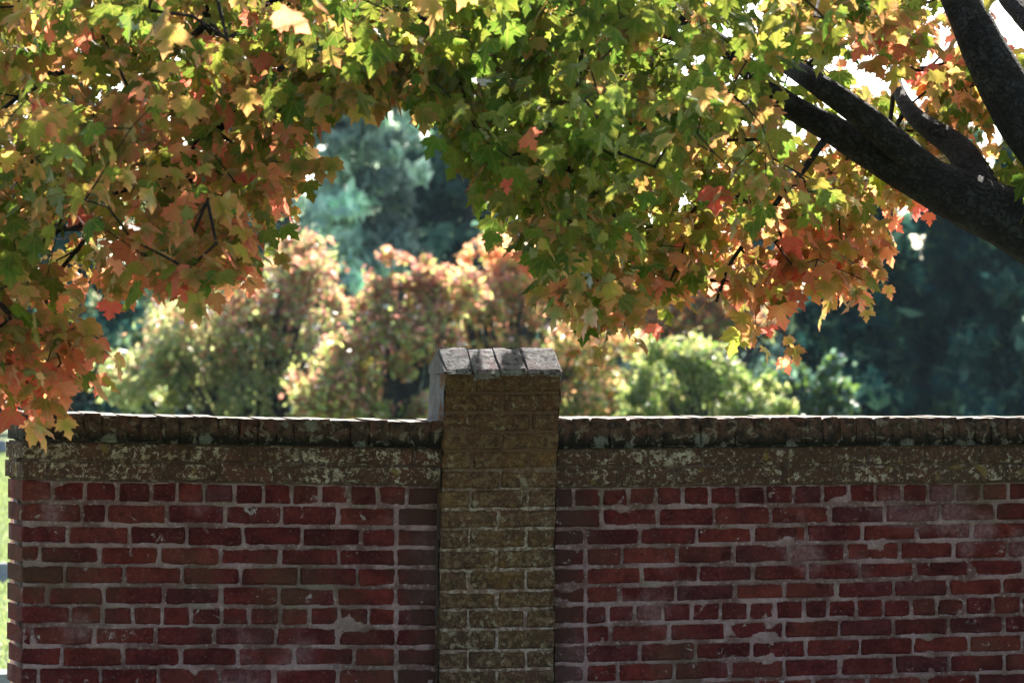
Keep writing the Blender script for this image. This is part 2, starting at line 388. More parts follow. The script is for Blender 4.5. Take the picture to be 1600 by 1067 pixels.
J = .0130
WALL_D = .24
def section(side, ylines, xref_px, slope, rows, xa, xb, visible_rows, label, cap_top, end_splay=None):
    t = thing('brick_wall', label, 'brick wall', (xa if side == 'L' else xb, .1, 0), 'brick wall sections either side of the pier'); loc = Local(t)
    xr = P(xref_px, 700, 0).x
    zl = [P(xref_px, y, 0).z for y in ylines]      # top of the band, then the bed joints downwards
    seed = 100 if side == 'L' else 900
    cells = []
    loose = []
    # list: (joint pixels, kind, face)
    for r, (z_hi, z_lo) in enumerate(zip(zl[:-1], zl[1:])):
        px, kind, face = rows[r]
        ymid = (ylines[r]+ylines[r+1])/2
        xs = [P(p, ymid, 0).x if isinstance(p, (int, float)) else p[0] for p in px]
        xs = sorted(set([xa]+[x for x in xs if xa+.02 < x < xb-.02]+[xb]))
        jz = J if kind == 'clean' else .010
        jx = J if kind == 'clean' else .010
        for i, (x0, x1) in enumerate(zip(xs[:-1], xs[1:])):
            rr = random.Random(seed*7+r*50+i)
            a = x0+jx/2 if x0 > xa+1e-6 else x0; b = x1-jx/2 if x1 < xb-1e-6 else x1
            dz0, dz1 = rr.uniform(-.002, .002), rr.uniform(-.002, .002)
            c0, c1 = z_lo+jz/2+dz0, z_hi-jz/2+dz1
            if x0 <= xa+1e-6 and end_splay: a = xa
            yf = face + rr.uniform(-.002, .0025)
            xb0 = None
            if end_splay and x0 <= xa+1e-6: xb0 = xa-end_splay+rr.uniform(-.006, .006) - (.012 if kind == 'band' else 0)
            yb = .05 if xb0 is None else WALL_D+rr.uniform(0, .004)
            cells.append((a, b, c0, c1, face))
            if r < visible_rows:
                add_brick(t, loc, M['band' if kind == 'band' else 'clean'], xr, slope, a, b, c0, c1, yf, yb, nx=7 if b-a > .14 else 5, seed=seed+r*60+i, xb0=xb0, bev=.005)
            else:
                loose.append((a, b, c0, c1, yf, yb))
    # lower courses out of the picture, down to the ground, joined
    V, F = [], []
    z = zl[-1]; r = 0
    while z > .02:
        L_ = .2145; x = xa - (L_/2 if r % 2 else 0); i = 0
        while x < xb-.02:
            a, b = max(x, xa)+J/2, min(x+L_, xb)-J/2
            if b-a > .03:
                v, f = brick_verts(a, b, z-.071+J/2, z-J/2, 0, .05, 0, nx=4, nz=3, seed=seed+5000+r*50+i)
                k = len(V); V += v; F += [tuple(q+k for q in ff) for ff in f]; cells.append((a, b, z-.071+J/2, z-J/2, 0))
            x += L_; i += 1
        z -= .071; r += 1
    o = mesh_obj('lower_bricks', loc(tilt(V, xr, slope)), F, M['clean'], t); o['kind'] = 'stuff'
    ztopband = zl[2]
    mortar_sheet(t, loc, 'mortar', xa+(.004 if side == 'L' else -.0), xb, -.15, ztopband-.002, [c for c in cells if c[3] < ztopband+.02], M['mortar'], xr, slope, WALL_D-.01, yface=0.0, seed=seed, xb0=(xa-end_splay+.008) if end_splay else None)
    mortar_sheet(t, loc, 'band_mortar', xa+(.004 if side == 'L' else 0), xb, ztopband-.001, zl[0], [c for c in cells if c[3] > ztopband], M['mortar_band'], xr, slope, WALL_D-.006, yface=-.012, seed=seed+3, smear=.15, depth=.0022, xb0=(xa-end_splay+.002) if end_splay else None)
    # coping of bricks on edge
    z0 = zl[0]; z1 = P(xref_px, cap_top, 0).z
    x = xa; i = 0; capc = []
    while x < xb-.01:
        rr = random.Random(seed+3000+i)
        wd = rr.uniform(.062, .076); x2 = min(x+wd, xb)
        if xb-x2 < .03: x2 = xb
        sp = end_splay if (i == 0 and end_splay) else None
        zt = z1 + .0035*math.sin(x*2.3+1)+rr.uniform(-.003, .003)
        v, f = brick_verts(x+.0025, x2-.0025, z0+.004, zt, -.032+rr.uniform(-.004, .004), WALL_D+.03+rr.uniform(-.004, .004), 0, nx=5, nz=4, seed=seed+4000+i, bev=.010, jit=.003, xb0=(x-sp) if sp else None)
        v = np.asarray(v); v[:, 2] += np.where(v[:, 2] > (z0+zt)/2, .014*np.clip(v[:, 1]+.02, 0, 1), 0)
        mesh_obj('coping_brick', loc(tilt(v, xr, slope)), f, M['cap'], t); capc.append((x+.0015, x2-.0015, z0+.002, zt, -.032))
        x = x2; i += 1
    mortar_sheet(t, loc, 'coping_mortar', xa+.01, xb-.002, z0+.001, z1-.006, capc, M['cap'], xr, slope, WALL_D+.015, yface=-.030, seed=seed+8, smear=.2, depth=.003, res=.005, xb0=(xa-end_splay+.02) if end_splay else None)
    return t

reg = lambda a, s, n: [a+s*i for i in range(n)]
xa_L = P(34, 850, 0).x; xb_L = P(619, 850, 0).x
PIER_X0, PIER_X1 = P(686.5, 850, -.06).x, P(866.5, 850, -.06).x
# the wall runs on behind the pier: each section ends at the pier's flank
xe_L = P(694, 800, 0).x; xs_R = P(864, 800, 0).x
rows_L = [(reg(118, 88, 7), 'band', -.012), (reg(76, 88, 8), 'band', -.012),
    ([82, 133, 184, 236, 277, 319, 367, 412, 456, 500, 546, 590, 636], 'clean', 0),
    ([128, 166, 261, 352, 440, 528, 620], 'clean', 0),
    ([106, 203, 292, 380, 472, 565, 620], 'clean', 0),
    ([62, 156, 249, 344, 438, 530, 619], 'clean', 0),
    ([101, 195, 285, 376, 467, 558, 619], 'clean', 0),
    ([74, 162, 256, 346, 436, 526, 619], 'clean', 0),
    ([110, 160, 208, 254, 298, 346, 390, 438, 484, 530, 576, 619], 'clean', 0),
    ([50, 147, 244, 335, 430, 528, 619], 'clean', 0),
    ([96, 192, 283, 372, 460, 554, 619], 'clean', 0),
    ([60, 157, 248, 344, 428, 528, 619], 'clean', 0),
    ([100, 195, 290, 380, 470, 560, 619], 'clean', 0),
    ([60, 155, 250, 345, 436, 530, 619], 'clean', 0)]
yl_L = [699, 727, 757, 791, 824, 856, 886, 917, 948, 979, 1010, 1042, 1073, 1104, 1135]
section('L', yl_L, 600, -.022, rows_L, xa_L, xe_L, 12, 'old red brick wall left of the pier with a mossy coping, red leaves hanging over its far end', 656, end_splay=.035)
rows_R = [(reg(925, 86, 12), 'band', -.012), (reg(966, 86, 12), 'band', -.012),
    ([896, 940, 982, 1025, 1067, 1109, 1152, 1196, 1240, 1285, 1327, 1368, 1410, 1451, 1493, 1534, 1576, 1618, 1660, 1702, 1744], 'clean', 0),
    ([940, 1028, 1116, 1204, 1297, 1383, 1470, 1556, 1642, 1728], 'clean', 0),
    ([915, 999, 1089, 1177, 1261, 1348, 1433, 1519, 1605, 1691], 'clean', 0),
    ([915, 972, 1058, 1147, 1235, 1322, 1406, 1491, 1574, 1660, 1746], 'clean', 0),
    ([915, 1002, 1092, 1177, 1262, 1344, 1430, 1515, 1600, 1686], 'clean', 0),
    ([915, 968, 1056, 1149, 1226, 1308, 1397, 1483, 1566, 1652, 1738], 'clean', 0),
    ([915, 950, 992, 1036, 1081, 1126, 1170, 1212, 1256, 1294, 1338, 1380, 1424, 1464, 1508, 1552, 1596, 1640, 1684, 1726], 'clean', 0),
    ([915, 954, 1046, 1134, 1226, 1312, 1396, 1482, 1569, 1655, 1741], 'clean', 0),
    ([915, 1000, 1087, 1175, 1260, 1344, 1427, 1514, 1598, 1684], 'clean', 0),
    ([915, 966, 1054, 1141, 1226, 1313, 1398, 1484, 1570, 1656, 1742], 'clean', 0),
    ([915, 1010, 1098, 1184, 1270, 1356, 1442, 1528, 1614, 1700], 'clean', 0),
    ([915, 960, 1050, 1140, 1226, 1312, 1398, 1484, 1570, 1656], 'clean', 0)]
yl_R = [698, 727, 757, 789, 820, 849, 880, 909, 938, 969, 999, 1029, 1060, 1090, 1120]
xb_R = P(1790, 850, 0).x
section('R', yl_R, 1200, .004, rows_R, xs_R, xb_R, 13, 'long red brick wall right of the pier with lichen spotted coping, running out of the picture under the dark trees', 653.5)

def pier():
    YF, YB = -.06, .235
    x0, x1 = PIER_X0, PIER_X1
    lean = lambda V: (lambda A: (A.__setitem__((slice(None), 0), A[:, 0]+.036*np.clip(A[:, 2]-.95, 0, 9)), A)[1])(np.array(V, float))
    t = thing('brick_pier', 'square brick pier with ochre lichen and sloping grey cap, rising above the wall', 'brick pier', ((x0+x1)/2, .1, 0)); l0_ = Local(t); loc = lambda V: l0_(lean(V))
    yl = [583, 614, 645, 675, 704, 734, 764, 795, 826, 858, 890, 923, 952, 983, 1016, 1046, 1078]
    zl = [P(778, y, YF).z for y in yl]
    cells = []
    def course(r, zh, zo, vis, out=None):
        xm = (x0+x1)/2; q = (x1-x0)/4
        xs = [x0, xm+.0, x1] if r % 2 else [x0, x0+q, x1-q, x1]
        for i, (a, b) in enumerate(zip(xs[:-1], xs[1:])):
            rr = random.Random(7000+r*10+i)
            j = .008
            aa = a if i == 0 else a+j/2; bb = b if i == len(xs)-2 else b-j/2
            c0, c1 = zo+j/2+rr.uniform(-.001, .001), zh-j/2
            if r == 0: c1 = zh
            edge = rr.uniform(-.003, .003)
            if i == 0: aa += edge
            if i == len(xs)-2: bb += edge
            yf = YF+rr.uniform(-.002, .002)
            cells.append((aa, bb, c0, c1, YF))
            if vis: add_brick(t, loc, M['pier'], xm, 0, aa, bb, c0, c1, yf, YF+.10, nx=7 if bb-aa > .14 else 5, seed=7000+r*10+i, bev=.007, jit=.003)
            else: out.append(brick_verts(aa, bb, c0, c1, yf, YF+.10, 0, nx=4, nz=3, seed=7000+r*10+i))
    for r in range(len(zl)-1): course(r, zl[r], zl[r+1], True)
    out = []; z = zl[-1]; r = len(zl)
    while z > .02: course(r, z, z-.0745, False, out); z -= .0745; r += 1
    V, F = [], []
    for v, f in out: k = len(V); V += v; F += [tuple(q+k for q in ff) for ff in f]
    o = mesh_obj('lower_bricks', loc(V), F, M['pier'], t); o['kind'] = 'stuff'
    mortar_sheet(t, loc, 'mortar', x0+.004, x1-.004, -.15, zl[0]-.002, cells, M['mortar_pier'], 0, 0, YB-.004, yface=YF, seed=50, depth=.003, smear=.1, res=.005)
    # rendered flanks and gable under the cap, uneven
    zt = zl[0]; yr = (YF+YB)/2; zr = P(770, 543, yr).z - .028
    V = []; F = []
    prof = [(YF+.10, -.1), (YF+.10, zt-.02), (YF+.03, zt-.003), (yr, zr-.004), (YB, zt-.03), (YB+.008, zt-.10), (YB+.012, zt-.22), (YB, zt-.34), (YB, -.1)]
    # subdivided flanks
    def flank(xx, sgn):
        ny, nz = 14, 60
        base = len(V)
        for j in range(nz+1):
            for i in range(ny+1):
                y = YF+.012+(YB-YF-.012)*i/ny; z = -.1+(zt+.1)*j/nz
                f = fbm(np.array([y*18]), np.array([z*18]), s=60+sgn, o=3)[0]
                yy = y + (.010*vnoise(np.array([z*11]), np.array([3.0]))[0] if i == ny else 0)
                V.append([xx+sgn*(.003+.005*f), yy, z])
        for j in range(nz):
            for i in range(ny):
                a = base+j*(ny+1)+i; q = (a, a+1, a+ny+2, a+ny+1); F.append(q if sgn > 0 else q[::-1])
        # gable triangle
        b = len(V); G = []
        for yy, zz in ((YF+.012, zt-.001), (YB+.004, zt-.001), (YB+.004, zt+.028), (yr+.03, zr+.002), (yr, zr+.020), (yr-.03, zr+.002), (YF+.004, zt+.006)):
            V.append([xx+sgn*.007, yy, zz]); G.append(b+len(G))
        F.append(tuple(G) if sgn > 0 else tuple(reversed(G)))
        c0 = len(V); V.extend([[v_[0]-sgn*.03, v_[1], v_[2]] for v_ in V[b:b+7]])
        for q in range(7):
            k = (b+q, c0+q, c0+(q+1) % 7, b+(q+1) % 7); F.append(k if sgn > 0 else k[::-1])
    flank(x0+.001, -1); flank(x1-.001, 1)
    b = len(V)
    V += [[x0, YB, -.1], [x1, YB, -.1], [x1, YB, zt], [x0, YB, zt], [x0, yr, zr], [x1, yr, zr], [x0, YF+.012, zt], [x1, YF+.012, zt]]
    F += [(b, b+3, b+2, b+1), (b+3, b+4, b+5, b+2), (b+6, b+7, b+5, b+4)]
    mesh_obj('rendered_flank', loc(V), F, M['flank'], t, smooth=False)
    # cap bricks on both slopes
    pxs = [(682, 736), (736, 778.5), (779.5, 823), (823, 869)]
    xsr = [PIER_X0-.002, P(729, 580, YF).x, P(771, 580, YF).x, P(813, 580, YF).x, PIER_X1+.004]
    for side in (0, 1):
        for i in range(4):
            rr = random.Random(60+i+side*9)
            a, bb = xsr[i]+.0010, xsr[i+1]-.0010
            lift = [.000, -.001, .003, .001][i]; over = [.006, .014, .011, .007][i]
            th = .036
            ye, ze = YF-over, zt+.004+lift            # eave, on the face's line
            if side: ye = YB+over*.6
            L = math.hypot(yr-ye, zr+.034-ze)
            dy, dz = (yr-ye)/L, (zr+.030-ze+lift)/L
            ny_, nz_ = (-dz, dy) if not side else (dz, -dy)
            if side: ny_, nz_ = dz, -dy
            if nz_ < 0: ny_, nz_ = -ny_, -nz_
            v, f = brick_verts(a, bb, 0, L, 0, th, 0, nx=7, nz=4, seed=700+i+side*5, bev=.006, jit=.0045)
            W = []
            for (x, yy, zz) in v:   # zz runs up the slope, -yy is the outward normal
                W.append([x-.0*zz, ye+dy*zz-ny_*yy, ze+dz*zz-nz_*yy])
            if side: f = [tuple(reversed(q)) for q in f]
            mesh_obj('cap_brick', loc(W), f, M['top'], t)
    mesh_obj('cap_mortar', loc([[x0-.002, YF-.004, zt-.004], [x1+.002, YF-.004, zt-.004], [x1+.002, yr, zr+.018], [x0-.002, yr, zr+.018], [x0-.002, YB+.004, zt-.004], [x1+.002, YB+.004, zt-.004]]),
             [(0, 1, 2, 3), (3, 2, 5, 4), (0, 3, 4), (1, 5, 2), (0, 4, 5, 1)], M['mortar_band'], t)
m, nt_, out_ = mat_new('flank_render'); n_ = N(nt_)
pos_ = n_('ShaderNodeNewGeometry').outputs['Position']
c_ = n_.mix(n_.ramp(n_.noise(pos_, 14, 5), .35, .65), (.06, .055, .06), (.105, .11, .125))  # grey render, with sky light put into its bluish tint
c_ = n_.mix(n_.ramp(n_.noise(pos_, 70, 4, off=3), .52, .66, 0, .7), c_, (.10, .07, .055))
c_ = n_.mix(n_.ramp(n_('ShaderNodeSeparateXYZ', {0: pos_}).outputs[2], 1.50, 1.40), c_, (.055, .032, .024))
b_ = n_('ShaderNodeBump', {'Height': n_.noise(pos_, 60, 5), 'Strength': .8, 'Distance': .008})
s_ = n_('ShaderNodeBsdfPrincipled', {'Base Color': c_, 'Roughness': .9, 'Normal': b_.outputs[0]}); nt_.links.new(s_.outputs[0], out_.inputs[0])
M['flank'] = m
pier()

# ---------------------------------------------------------------- tubes for limbs and twigs
def tube(pts, rads, sides=8, bumpy=0, seed=0, cap=True):
    pts = [Vector(p) for p in pts]; V, F = [], []
    up = Vector((0, 0, 1)); prev = None
    for i, p in enumerate(pts):
        d = (pts[min(i+1, len(pts)-1)]-pts[max(i-1, 0)]).normalized()
        if prev is None:
            a = d.orthogonal().normalized()
        else:
            a = (prev - d*prev.dot(d)).normalized()
        prev = a; b = d.cross(a)
        for k in range(sides):
            t = 6.28318*k/sides; r = rads[i]
            q = p+(a*math.cos(t)+b*math.sin(t))*r
            if bumpy:
                r *= 1+bumpy*(mnoise.noise(q*9+Vector((seed, 0, 0)))+.6*mnoise.noise(q*26)+.35*mnoise.noise(q*60))
                q = p+(a*math.cos(t)+b*math.sin(t))*r
            V.append(tuple(q))
    n = len(pts)
    for i in range(n-1):
        for k in range(sides):
            F.append((i*sides+k, i*sides+(k+1) % sides, (i+1)*sides+(k+1) % sides, (i+1)*sides+k))
    if cap:
        F.append(tuple(reversed(range(sides)))); F.append(tuple((n-1)*sides+k for k in range(sides)))
    return V, F
def smooth_path(pts, rads, step=.04):
    pts = [Vector(p) for p in pts]; o, ro = [], []
    for i in range(len(pts)-1):
        p0, p1, p2, p3 = pts[max(i-1, 0)], pts[i], pts[i+1], pts[min(i+2, len(pts)-1)]
        k = max(2, int((p2-p1).length/step))
        for j in range(k):
            t = j/k; t2, t3 = t*t, t*t*t
            o.append(.5*((2*p1)+(p2-p0)*t+(2*p0-5*p1+4*p2-p3)*t2+(3*p1-p0-3*p2+p3)*t3)); ro.append(rads[i]+(rads[i+1]-rads[i])*t)
    o.append(pts[-1]); ro.append(rads[-1]); return o, ro

# ---------------------------------------------------------------- the maple in the foreground
PX = .00235
trunk_base = P(1960, 600, -1.1); trunk_base.z = 0
maple = thing('maple_tree', 'big autumn maple with dark limbs from the right, orange and green leaves across the top', 'maple tree', tuple(trunk_base)); mloc = Local(maple)
fork = P(1900, 560, -1.0)
limbs = []
def limb(name, pp, widths, step=.035, sides=18, bumpy=.055, head=None):
    pts = [P(*q) for q in pp]
    if head is not None: pts = [head]+pts; widths = [widths[0]*1.15]+list(widths)
    pr, rr = smooth_path(pts, [w_*PX/2 for w_ in widths], step)
    V, F = tube(pr, rr, sides, bumpy, seed=len(limbs)*7)
    mesh_obj(name, mloc(V), F, M['bark'], maple, smooth=True)
    limbs.append((pr, rr))
tp, tr_ = smooth_path([trunk_base+Vector((0, 0, -.1)), trunk_base+Vector((.01, 0, .15)), trunk_base+Vector((.02, 0, .5)), fork, P(1925, 440, -1.0), P(1960, 200, -.9), P(1980, -100, -.7), P(1960, -500, -.5)],
                      [.36, .29, .24, .24, .21, .16, .13, .09], .06)
V, F = tube(tp, tr_, 24, .07, 3); mesh_obj('trunk', mloc(V), F, M['bark'], maple, smooth=True)
limb('limb', [(1790, 470, -.9), (1700, 418, -.8), (1610, 358, -.7), (1500, 308, -.6), (1400, 258, -.5), (1310, 208, -.45), (1215, 152, -.4), (1140, 80, -.3), (1050, 15, -.1), (960, -60, .2), (860, -130, .5)],
     [124, 114, 102, 82, 64, 46, 36, 30, 24, 19, 14], head=fork)
limb('limb', [(1450, 270, -.56), (1385, 212, -.60), (1330, 168, -.62), (1272, 128, -.55), (1218, 92, -.2), (1150, 30, .3), (1130, -90, .9)], [52, 44, 40, 34, 28, 22, 14])
limb('limb', [(1545, 315, -.62), (1520, 268, -.5), (1492, 228, -.35), (1440, 192, -.2), (1408, 152, 0), (1390, 80, .5), (1372, 0, .9), (1340, -120, 1.2)], [60, 52, 44, 32, 22, 9, 8, 7])
limb('limb', [(1780, 360, -.95), (1700, 290, -.9), (1615, 205, -.8), (1555, 110, -.7), (1510, 20, -.6), (1455, -90, -.4), (1380, -220, 0)], [106, 100, 88, 74, 60, 48, 36], head=P(1905, 500, -1.0))
limb('limb', [(1860, 260, -1.0), (1740, 160, -.9), (1640, 60, -.5), (1570, -20, -.1), (1500, -150, .5)], [70, 60, 48, 40, 30], head=P(1930, 420, -1.0))
def branch(pp, widths, name='branch'):
    pts = [P(*q) for q in pp]; pr, rr = smooth_path(pts, [w_*PX/2 for w_ in widths], .04)
    pr = [p+Vector(mnoise.noise_vector(p*6))*.012 for p in pr]
    V, F = tube(pr, rr, 8, .08, seed=len(limbs)); mesh_obj(name, mloc(V), F, M['bark'], maple, smooth=True); limbs.append((pr, rr))
branch([(960, -60, .2), (800, -90, 0), (640, -60, -.2), (500, -25, -.4), (400, 8, -.5), (335, 22, -.55), (300, 58, -.6), (212, 82, -.6), (150, 95, -.62), (70, 128, -.6), (10, 165, -.55), (-60, 230, -.5)], [22, 20, 17, 14, 13, 12, 11, 9, 8, 8, 6, 4])
branch([(860, -130, .5), (700, -110, .3), (560, -20, 0), (470, 80, -.3), (400, 150, -.5), (335, 205, -.6), (285, 242, -.6), (190, 300, -.62), (150, 355, -.6), (90, 430, -.55), (60, 520, -.5)], [18, 16, 14, 12, 12, 12, 10, 9, 7, 6, 4])
branch([(1140, 80, -.3), (1050, 60, -.2), (960, 20, 0), (880, -20, .1)], [12, 10, 8, 6])
branch([(1300, 205, -.45), (1260, 260, -.5), (1200, 330, -.5), (1150, 400, -.45), (1120, 470, -.4)], [13, 10, 8, 6, 4])
branch([(960, 20, 0), (900, 110, -.2), (880, 200, -.35), (870, 300, -.4), (890, 400, -.4)], [13, 10, 8, 6, 4])

# --- where the foliage mass hangs: lower edge of the canopy (photo x -> y at the crown's own distance)
LOW = [(-300, 640), (0, 640), (40, 690), (90, 690), (150, 640), (165, 560), (120, 500), (150, 480), (230, 480), (300, 478), (370, 455), (408, 440), (425, 375), (490, 340), (498, 215), (560, 165), (620, 150), (670, 190), (700, 260), (760, 335), (800, 345), (835, 440), (880, 520), (960, 535), (1010, 525), (1060, 500), (1095, 450), (1115, 565), (1180, 575), (1250, 560), (1330, 545), (1350, 470), (1420, 480), (1425, 420), (1400, 330), (1460, 335), (1500, 300), (1560, 330), (1640, 360), (2100, 380)]
LX = [a for a, b in LOW]; LY = [b for a, b in LOW]
GAPS = [(1345, 45, 45, 40), (1390, 100, 75, 42), (1420, 150, 45, 60), (1540, 190, 60, 40), (1590, 60, 40, 60), (1560, 240, 60, 40), (1112, 430, 38, 55), (790, 128, 25, 22), (580, 165, 25, 30), (285, 40, 18, 18), (510, 232, 28, 45), (1230, 90, 20, 20), (1210, 20, 25, 25)]
def in_gap(px, py, f=1.0):
    return any(((px-a)/(c*.8))**2+((py-b)/(d*.8))**2 < 1 for a, b, c, d in GAPS)
clusters = []
BRPTS = [(q.x, q.z, q.y, 0) for pr, rr in limbs[5:7] for q in pr[::3]]
LIMBPTS = [(q.x, q.z, q.y, r_) for pr, rr in limbs[:5] for q, r_ in list(zip(pr, rr))[::4] if r_ > .024]
def low(px): return float(np.interp(px, LX, LY))
def near_axis(px, py): return False
def shades_wall(p):      # the wall's top lies in full sun, so nothing hangs between it and the sun
    return p.z-1.45-.90*(p.y-.0) < .30
N_IN = 1560
while len(clusters) < N_IN:
    px = random.uniform(-180, 1760); 
    top = -60; lo = min(low(px-38), low(px-18), low(px), low(px+18), low(px+38))-(20 if px > 850 else 34) if px > 160 else low(px)-56
    py = random.uniform(top, lo)
    Y = random.triangular(-2.3, 1.4, -.8)
    if lo-py < 70: Y = random.uniform(-1.9, -.1)
    if px < 250 and py > 470: Y = random.uniform(-1.5, -.25)
    if px > 960 and lo-py < 210: Y = random.uniform(-.7, .55)
    elif px > 900 and py < 330: Y = random.triangular(-2.9, .5, -.9)
    if shades_wall(P(px, py, Y)): continue
    if in_gap(px, py): continue
    # nothing much hangs on the near side of the big limbs
    if px > 1010:
        c = P(px, py, Y); near = False
        for qx, qz, qy, qr in LIMBPTS:
            k = (c.y+DN)/(qy+DN)            # compare along the line of sight
            if c.y < qy+.12 and math.hypot(c.x-qx*k, c.z-EYE-(qz-EYE)*k) < qr*k+(.15 if px > 1290 else .12): near = True; break
        if near and random.random() < (.995 if px > 1310 else (.55 if px < 1180 else .80+.19*max(0, min(1, (px-1180)/130)))): continue
    if px < 700:
        c = P(px, py, Y); near = False
        for qx, qz, qy, qr in BRPTS:
            k = (c.y+DN)/(qy+DN)
            if c.y < qy+.05 and math.hypot(c.x-qx*k, c.z-EYE-(qz-EYE)*k) < .07: near = True; break
        if near and random.random() < .85: continue
    clusters.append((P(px, py, Y), 'in', px, py))
for i in range(330):          # unseen crown above the frame, its mass placed to shade the leaves below
    px = random.uniform(-500, 2200); py = random.uniform(-620, -40); Y = random.uniform(-3.2, 2.6)
    if shades_wall(P(px, py, Y)) or (px > 1000 and P(px, py, Y).z-1.45-.9*Y < 1.25): continue
    clusters.append((P(px, py, Y), 'up', px, py))
for i in range(60):
    c = P(random.uniform(1650, 2500), random.uniform(-500, 330), random.uniform(-3, .5))
    if not shades_wall(c): clusters.append((c, 'up', 1900, 0))

# --- twigs: every cluster is joined to the nearest wood already there
nodes = []; par = []; wgt = []
for pr, rr in limbs:
    for q in pr[::3]: nodes.append(q); par.append(-1)
nb = len(nodes)
P0 = np.array([tuple(q) for q in nodes])
order = sorted(range(len(clusters)), key=lambda i: float(((P0-np.array(tuple(clusters[i][0])))**2).sum(1).min()))
buf = np.zeros((nb+len(clusters)*4, 3)); buf[:nb] = P0; cnt = nb
paths = []; ends = {}
for ci in order:
    c = clusters[ci][0]; ca = np.array(tuple(c))
    df = buf[:cnt]-ca; d2 = (df**2).sum(1) + np.where(df[:, 2] < 0, .6*df[:, 2]**2, 0)   # prefer wood higher up: twigs hang
    k = int(d2.argmin()); a = Vector(buf[k]); L = (c-a).length
    if L < .02: ends[ci] = (k, Vector((0, 0, -1))); continue
    prev = k; m_ = max(1, min(3, int(L/.12)))
    for s in range(1, m_+1):
        t = s/m_
        q = a.lerp(c, t)+Vector((0, 0, 1))*(.10*L*math.sin(math.pi*t))+Vector((random.gauss(0, .03), random.gauss(0, .03), random.gauss(0, .03)))*L*(0 if s == m_ else 1)
        buf[cnt] = tuple(q); par.append(prev); prev = cnt; cnt += 1
    ends[ci] = (prev, (c-Vector(buf[par[prev]])).normalized())
load = np.zeros(cnt)
for ci, (k, d) in ends.items(): load[k] += 1
for k in range(cnt-1, nb-1, -1):
    if par[k] >= 0: load[par[k]] += load[k]
V, F = [], []
for k in range(nb, cnt):
    a, b = Vector(buf[par[k]]), Vector(buf[k])
    rb = .0016*math.sqrt(load[k]+.4); ra = min(.0016*math.sqrt(load[par[k]]+.4), rb*1.5) if par[k] >= nb else rb*1.4
    v, f = tube([a-(b-a)*.02, b+(b-a)*.04], [ra, rb], 5 if rb > .003 else 4, cap=False)
    q = len(V); V += v; F += [tuple(x+q for x in ff) for ff in f]
o = mesh_obj('twigs', mloc(V), F, M['twig'], maple, smooth=True); o['kind'] = 'stuff'

# --- leaves
HALF = [(.03, .0), (.15, -.07), (.36, -.06), (.33, .05), (.44, .10), (.55, .17), (.49, .27), (.62, .46), (.45, .43), (.38, .535), (.27, .50), (.185, .485), (.175, .60), (.27, .73), (.155, .79), (.10, .88), (0, 1.04)]
OUTL = [(0, .02)] + HALF + [(-x, y) for x, y in reversed(HALF[:-1])]
NO = len(OUTL); OUT = np.array(OUTL); CEN = np.array([0, .35])
LV = np.vstack([OUT, CEN[None]])                       # last one is the centre
edge_r = np.hypot(LV[:, 0], LV[:, 1]-.3); edge_r = np.clip((edge_r-.12)/.6, 0, 1)**1.1; edge_r[-1] = 0
LF = [(i, (i+1) % NO, NO) for i in range(NO)]
GREENS = [(.075, .145, .018), (.11, .165, .022), (.065, .12, .018), (.15, .18, .026)]
OLIVES = [(.16, .165, .028), (.21, .165, .035), (.15, .14, .025)]
ORANGE = [(.52, .22, .10), (.58, .28, .13), (.52, .18, .11)]
REDS = [(.58, .13, .10), (.54, .10, .09), (.60, .20, .13)]
YELL = [(.34, .33, .06), (.28, .31, .05)]
def pal(redness, r):
    t = redness + r.gauss(0, .17)
    if t < .30: c, e = r.choice(GREENS), r.choice(GREENS+OLIVES)
    elif t < .48: c, e = r.choice(GREENS+OLIVES), r.choice(OLIVES+ORANGE)
    elif t < .62: c, e = r.choice(OLIVES+YELL), r.choice(ORANGE)
    elif t < .80: c, e = r.choice(OLIVES+ORANGE), r.choice(ORANGE+REDS)
    else: c, e = r.choice(ORANGE+REDS), r.choice(REDS)
    k = r.uniform(.8, 1.2)
    return np.array(c)*k, np.array(e)*k
def redness(px, py):
    gap = low(px)-py
    r = .25 + (.07 if px < 480 else 0) + .46*math.exp(-max(gap, 0)/75)
    r += .38*math.exp(-((px-1250)/190)**2-((py-370)/150)**2)
    r += .22*math.exp(-((px-60)/190)**2-((py-560)/170)**2)
    r += .13*math.exp(-((px-250)/250)**2-((py-300)/250)**2)
    r -= .22*math.exp(-((px-850)/260)**2-((py-120)/170)**2)
    r += .75*math.exp(-((px-1440)/110)**2-((py-90)/60)**2)
    r += .07*mnoise.noise(Vector((px*.012, py*.012, 3)))*3
    return r
leaves = []     # (verts Nx3, colors, centre, size)
rnd = random.Random(11)
def make_leaf(base, tipdir, normal, size, cc, ce):
    t = tipdir.normalized(); nrm = (normal-t*normal.dot(t)).normalized(); s = t.cross(nrm)
    k1, k2, wv = rnd.uniform(.0, .38), rnd.uniform(-.05, .42), rnd.uniform(-.08, .08)
    ph = rnd.uniform(0, 6)
    x, y = LV[:, 0]*rnd.uniform(.9, 1.12), LV[:, 1]*rnd.uniform(.9, 1.05)
    x = x + rnd.uniform(-.08, .08)*y
    z = -k1*np.abs(x)**1.3 - k2*(y-.1)**2 + wv*np.sin(x*7+ph) + .04*np.sin(y*8+ph)
    z[-1] = -k2*(.25)**2 + .02
    B = np.array([s, t, nrm])*size
    W = np.stack([x, y, z], 1) @ B + np.array(tuple(base))
    C = cc[None]*(1-edge_r[:, None]) + ce[None]*edge_r[:, None]
    return W, C
up = Vector((0, 0, 1))
